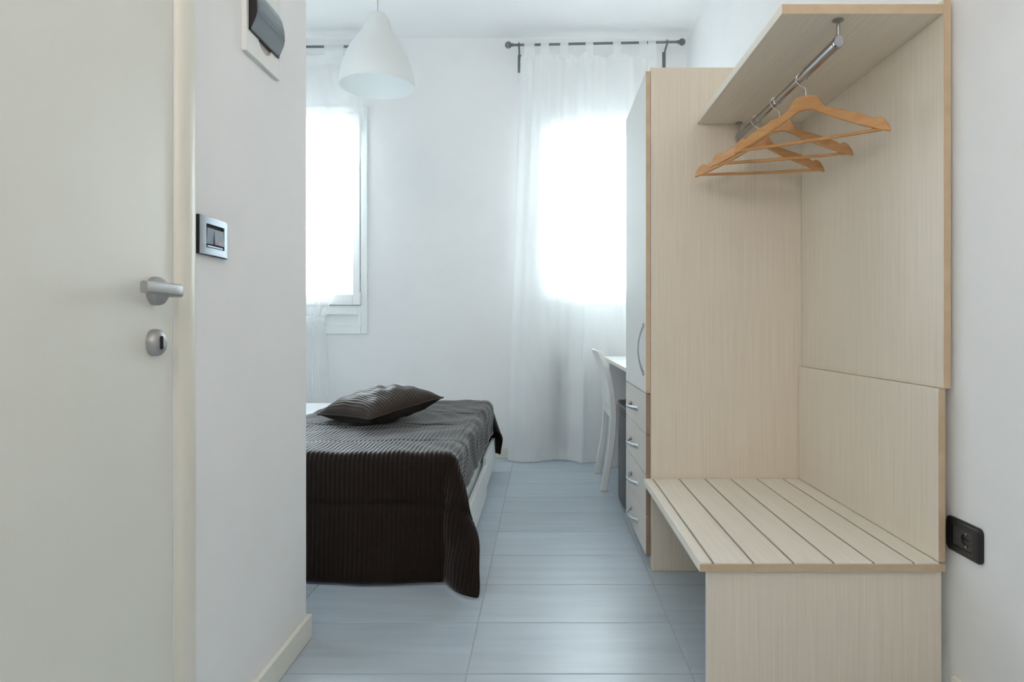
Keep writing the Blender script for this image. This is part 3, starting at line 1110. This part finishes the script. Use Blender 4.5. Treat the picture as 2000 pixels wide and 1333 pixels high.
def rod(name, x0, x1, z0, z1, label, brackets):
    t = thing(name, label, 'curtain rod', ((x0 + x1) / 2, YC, (z0 + z1) / 2))
    b = new_bm()
    sweep(b, [(x0, YC, z0), ((x0 + x1) / 2, YC, (z0 + z1) / 2), (x1, YC, z1)], circ(.0085, 14))
    obj('pole', b, M['gunmetal'], t, smooth=True)
    for xx, zz, sg in ((x0, z0, -1), (x1, z1, 1)):
        b = new_bm()
        prof_ = [(.0085, 0), (.012, .004), (.012, .010), (.009, .013)] + [(.0235 * math.sin(q_), .0235 + .012 - .0235 * math.cos(q_)) for q_ in np.linspace(.42, PI - .001, 12)]
        lathe(b, [(r_, sg * h_) for r_, h_ in prof_], 20, 'x', (xx, YC, zz))
        obj('finial', b, M['gunmetal'], t, smooth=True)
    for xx in brackets:
        zz = z0 + (z1 - z0) * (xx - x0) / (x1 - x0)
        b = new_bm()
        sweep(b, [(xx, YB - .002, zz - .145), (xx, YB - .002, zz - .02)], rrect(.024, .004, .0015, 2), up=(0, 1, 0))
        sweep(b, [(xx, YB - .004, zz - .05), (xx, YB - .03, zz - .03), (xx, YC + .03, zz - .014), (xx, YC, zz - .013), (xx, YC - .014, zz - .006), (xx, YC - .017, zz + .006)], rrect(.012, .006, .002, 2))
        sweep(b, [(xx, YC + .012, zz - .012), (xx, YC + .016, zz + .002), (xx, YC + .010, zz + .013), (xx, YC, zz + .016)], rrect(.012, .004, .0015, 2))
        obj('bracket', b, M['gunmetal'], t, smooth=True, angle=50)
    return t


def X_(pxv, Y=YC):
    return (pxv - 1060) / F * Y


def Zy(yv, Y=YC):
    return CAMH - (yv - 636) / F * Y


rod('curtain_rod', X_(1003), X_(1322), Zy(88), Zy(82), 'dark metal curtain rod with ball ends over the window beside the wardrobe', (X_(1013.5), X_(1303)))
rod('curtain_rod', X_(330), X_(700), Zy(92), Zy(91), 'dark metal curtain rod behind the pendant lamp, above the tied-back curtain', (X_(345), X_(688)))


def tab(b, x0, x1, ztop, zbot, yc=YC):
    """fabric loop over the rod"""
    pts = [(yc - .010, zbot), (yc - .011, ztop - .010), (yc - .008, ztop - .001), (yc, ztop + .0025), (yc + .008, ztop - .001), (yc + .011, ztop - .010), (yc + .010, zbot)]
    A = [b.verts.new((x0, p[0], p[1])) for p in pts]
    mid_ = [b.verts.new(((x0 + x1) / 2, p[0] - .002, p[1])) for p in pts]
    B = [b.verts.new((x1, p[0], p[1])) for p in pts]
    for i in range(len(pts) - 1):
        b.faces.new((A[i], mid_[i], mid_[i + 1], A[i + 1]))
        b.faces.new((mid_[i], B[i], B[i + 1], mid_[i + 1]))


# right curtain: falls straight to the floor
t = thing('curtain', 'long white sheer tab-top curtain hanging straight to the floor beside the wardrobe', 'curtain', (.3, YC, 0))
tabs_px = ((1024, 1044), (1056, 1072), (1094, 1110), (1143.5, 1158.5), (1197, 1212.5), (1247.5, 1263), (1265, 1281))
for p0, p1 in tabs_px:
    b = new_bm()
    zt = ZROD + .0 + .0085 + (Zy(88) - ZROD) + (Zy(82) - Zy(88)) * ((p0 + p1) / 2 - 1003) / 319
    tab(b, X_(p0), X_(p1), zt, Zy(116))
    obj('tab_loop', b, M['sheer_hem'], t, smooth=True)
nu, nv = 260, 90
u = np.linspace(0, 1, nu); vv = np.linspace(0, 1, nv)
U, V = np.meshgrid(u, vv, indexing='ij')
xt = X_(1017) + U * (X_(1281) - X_(1017))
xb = X_(991) + U * (X_(1292) - X_(991))
k = V ** 0.9
Xc = xt + (xb - xt) * k
tab_c = [X_((p0 + p1) / 2) for p0, p1 in tabs_px]
# scalloped top between the tabs
dmin = np.min(np.stack([np.abs(xt - c) for c in tab_c]), 0)
ztop = Zy(104) - .024 * np.clip(dmin / .075, 0, 1) ** 1.5
Zc = ztop + (0.006 - ztop) * V
pb = [991, 998, 1010, 1025, 1045, 1065, 1090, 1110, 1125, 1133, 1138, 1143, 1160, 1185, 1215, 1250, 1292]
yb_ = [4.50, 4.455, 4.425, 4.41, 4.42, 4.46, 4.50, 4.485, 4.425, 4.385, 4.38, 4.40, 4.415, 4.44, 4.40, 4.46, 4.43]
bot = np.interp(U * 301 + 991, pb, yb_)
ker = np.ones(7) / 7
bcol = np.convolve(np.pad(bot[:, 0], 3, mode='edge'), ker, mode='valid')
bot = np.repeat(bcol[:, None], nv, 1)
top = YC + .012 * np.sin(U * 60 + 1.2) + .010 * np.sin(U * 23) - .002
pleat = (.010 * np.sin(U * 84 + 2 * V) * np.exp(-((U - .14) / .14) ** 2) + .005 * np.sin(U * 47 + .7)) * (1 - .75 * V)
Yc = top + (bot - top) * V ** .75 + pleat
P = np.stack([Xc, Yc, Zc], -1)
panel = grid_obj('sheer_panel', P, M['sheer'], t)
hemP = P[:, -3:, :].copy(); hemP[..., 1] -= .0015
grid_obj('bottom_hem', hemP, M['sheer_hem'], panel)
hdP = P[:, 0:4, :].copy(); hdP[..., 1] -= .0015
hdP[:, :, 2] = ztop[:, :1] - np.linspace(0, .045, 4)[None, :]
grid_obj('heading_tape', hdP, M['sheer_hem'], panel)
edP = P[0:3, :, :].copy(); edP[..., 1] -= .0015
grid_obj('side_hem', edP, M['sheer_hem'], panel)

# left curtain: drawn aside and tied back
t = thing('curtain', 'white sheer tab-top curtain gathered in a tie-back above the pale bed end', 'curtain', (-1.8, YC, 0))
rv_y = [93, 120, 160, 205, 240, 300, 400, 500, 560, 600, 620, 632, 660, 720, 800, 902]
rv_x = [676, 684, 697, 709, 712, 705, 688, 667, 651, 638, 631, 630, 632, 635, 637, 640]
lv_y = [93, 200, 320, 450, 560, 610, 628, 680, 800, 902]
lv_x = [345, 365, 400, 455, 520, 548, 556, 545, 535, 530]
nv = 130
ys = np.linspace(104, 899, nv)
xr = np.interp(ys, rv_y, rv_x); xl = np.interp(ys, lv_y, lv_x)
ker = np.ones(9) / 9
xr = np.convolve(np.pad(xr, 4, mode='edge'), ker, mode='valid'); xl = np.convolve(np.pad(xl, 4, mode='edge'), ker, mode='valid')
nu = 240
U = np.linspace(0, 1, nu)[:, None] * np.ones((1, nv))
XX = X_(xl)[None, :] + U * (X_(xr) - X_(xl))[None, :]
ZZ = Zy(ys)[None, :] * np.ones((nu, 1))
gath = np.interp(ys, [93, 250, 450, 622, 700, 902], [.006, .014, .022, .020, .026, .034])[None, :]
YY = YC + gath * (np.sin(U * 41 + .4) + .5 * np.sin(U * 19 + 1)) + np.interp(ys, [93, 300, 622, 902], [0, .01, .05, .02])[None, :]
P = np.stack([XX, YY, ZZ], -1)
panel = grid_obj('sheer_panel', P, M['sheer_left'], t)
edP = P[-18:, :, :].copy(); edP[..., 1] -= .004
edP[:, :, 0] = X_(xr)[None, :] - (1 - np.linspace(0, 1, 18))[:, None] * np.interp(ys, [93, 300, 622, 902], [.045, .04, .03, .03])[None, :]
for p0, p1 in ((634, 655), (652, 672), (560, 580), (500, 520), (440, 460), (380, 400)):
    b = new_bm()
    tab(b, X_(p0), X_(p1), Zy(91.5) + .0085, Zy(112))
    obj('tab_loop', b, M['sheer_hem'], t, smooth=True)
hp = P[:, 0:4, :].copy(); hp[..., 1] -= .002
hp[:, :, 2] = Zy(112) - np.linspace(-.015, .05, 4)[None, :]
grid_obj('heading_tape', hp, M['sheer_hem'], panel)
b = new_bm()
z_t = Zy(624)
pth = [(X_(632) , YC + .02, z_t + .004), (X_(622), YC - .012, z_t + .002), (X_(600), YC - .018, z_t), (X_(575), YC - .012, z_t), (X_(555), YC + .03, z_t + .004), (X_(540), YB - .03, z_t + .02),
       (X_(575), YC + .085, z_t + .006), (X_(610), YC + .085, z_t + .006), (X_(628), YC + .07, z_t + .005)]
sweep(b, pth, rrect(.003, .040, .001, 2))
obj('tie_back', b, M['sheer_hem'], t, smooth=True)

# ------------------------------------------------------------------ pendant lamp
LY = 2.46
LX = (737.5 - 1060) / F * LY
t = thing('pendant_lamp', 'white bell-shaped pendant lamp hanging on a thin cord from the ceiling', 'lamp', (LX, LY, 2.1))
prof = [(.0, 2.108), (.020, 2.107), (.032, 2.100), (.041, 2.086), (.047, 2.066), (.054, 2.044), (.066, 2.024), (.082, 2.001), (.099, 1.977), (.1125, 1.953), (.1235, 1.925),
        (.1325, 1.893), (.1385, 1.862), (.1405, 1.842), (.1395, 1.832)]
inner = [(r_ - .003, z_ - .001) for r_, z_ in prof[::-1] if r_ > .01]
b = new_bm()
lathe(b, prof + [(.1375, 1.829)] + inner + [(.0, 2.103)], 56, 'z', (LX, LY, 0))
sd = obj('lamp_shade', b, M['shade'], t, smooth=True)
b = new_bm()
lathe(b, [(.0, 2.100), (.019, 2.098), (.020, 2.05), (.016, 2.045), (.0, 2.045)], 20, 'z', (LX, LY, 0))
obj('lamp_holder', b, M['white_plastic'], t, smooth=True)
b = new_bm()
lathe(b, [(.012, 2.046), (.016, 2.03), (.024, 2.005), (.028, 1.985), (.026, 1.965), (.016, 1.952), (.0, 1.949)], 20, 'z', (LX, LY, 0))
obj('bulb', b, M['white_plastic'], t, smooth=True)
b = new_bm(); sweep(b, [(LX, LY, 2.105), (LX, LY, 2.92)], circ(.0022, 8))
obj('cord', b, mat('cord_grey', sr(190, 196, 198), .5), t, smooth=True)
b = new_bm(); lathe(b, [(.0, 2.915), (.03, 2.917), (.045, 2.93), (.047, 2.9448), (0, 2.9448)], 24, 'z', (LX, LY, 0))
obj('ceiling_rose', b, M['white_plastic'], t, smooth=True)
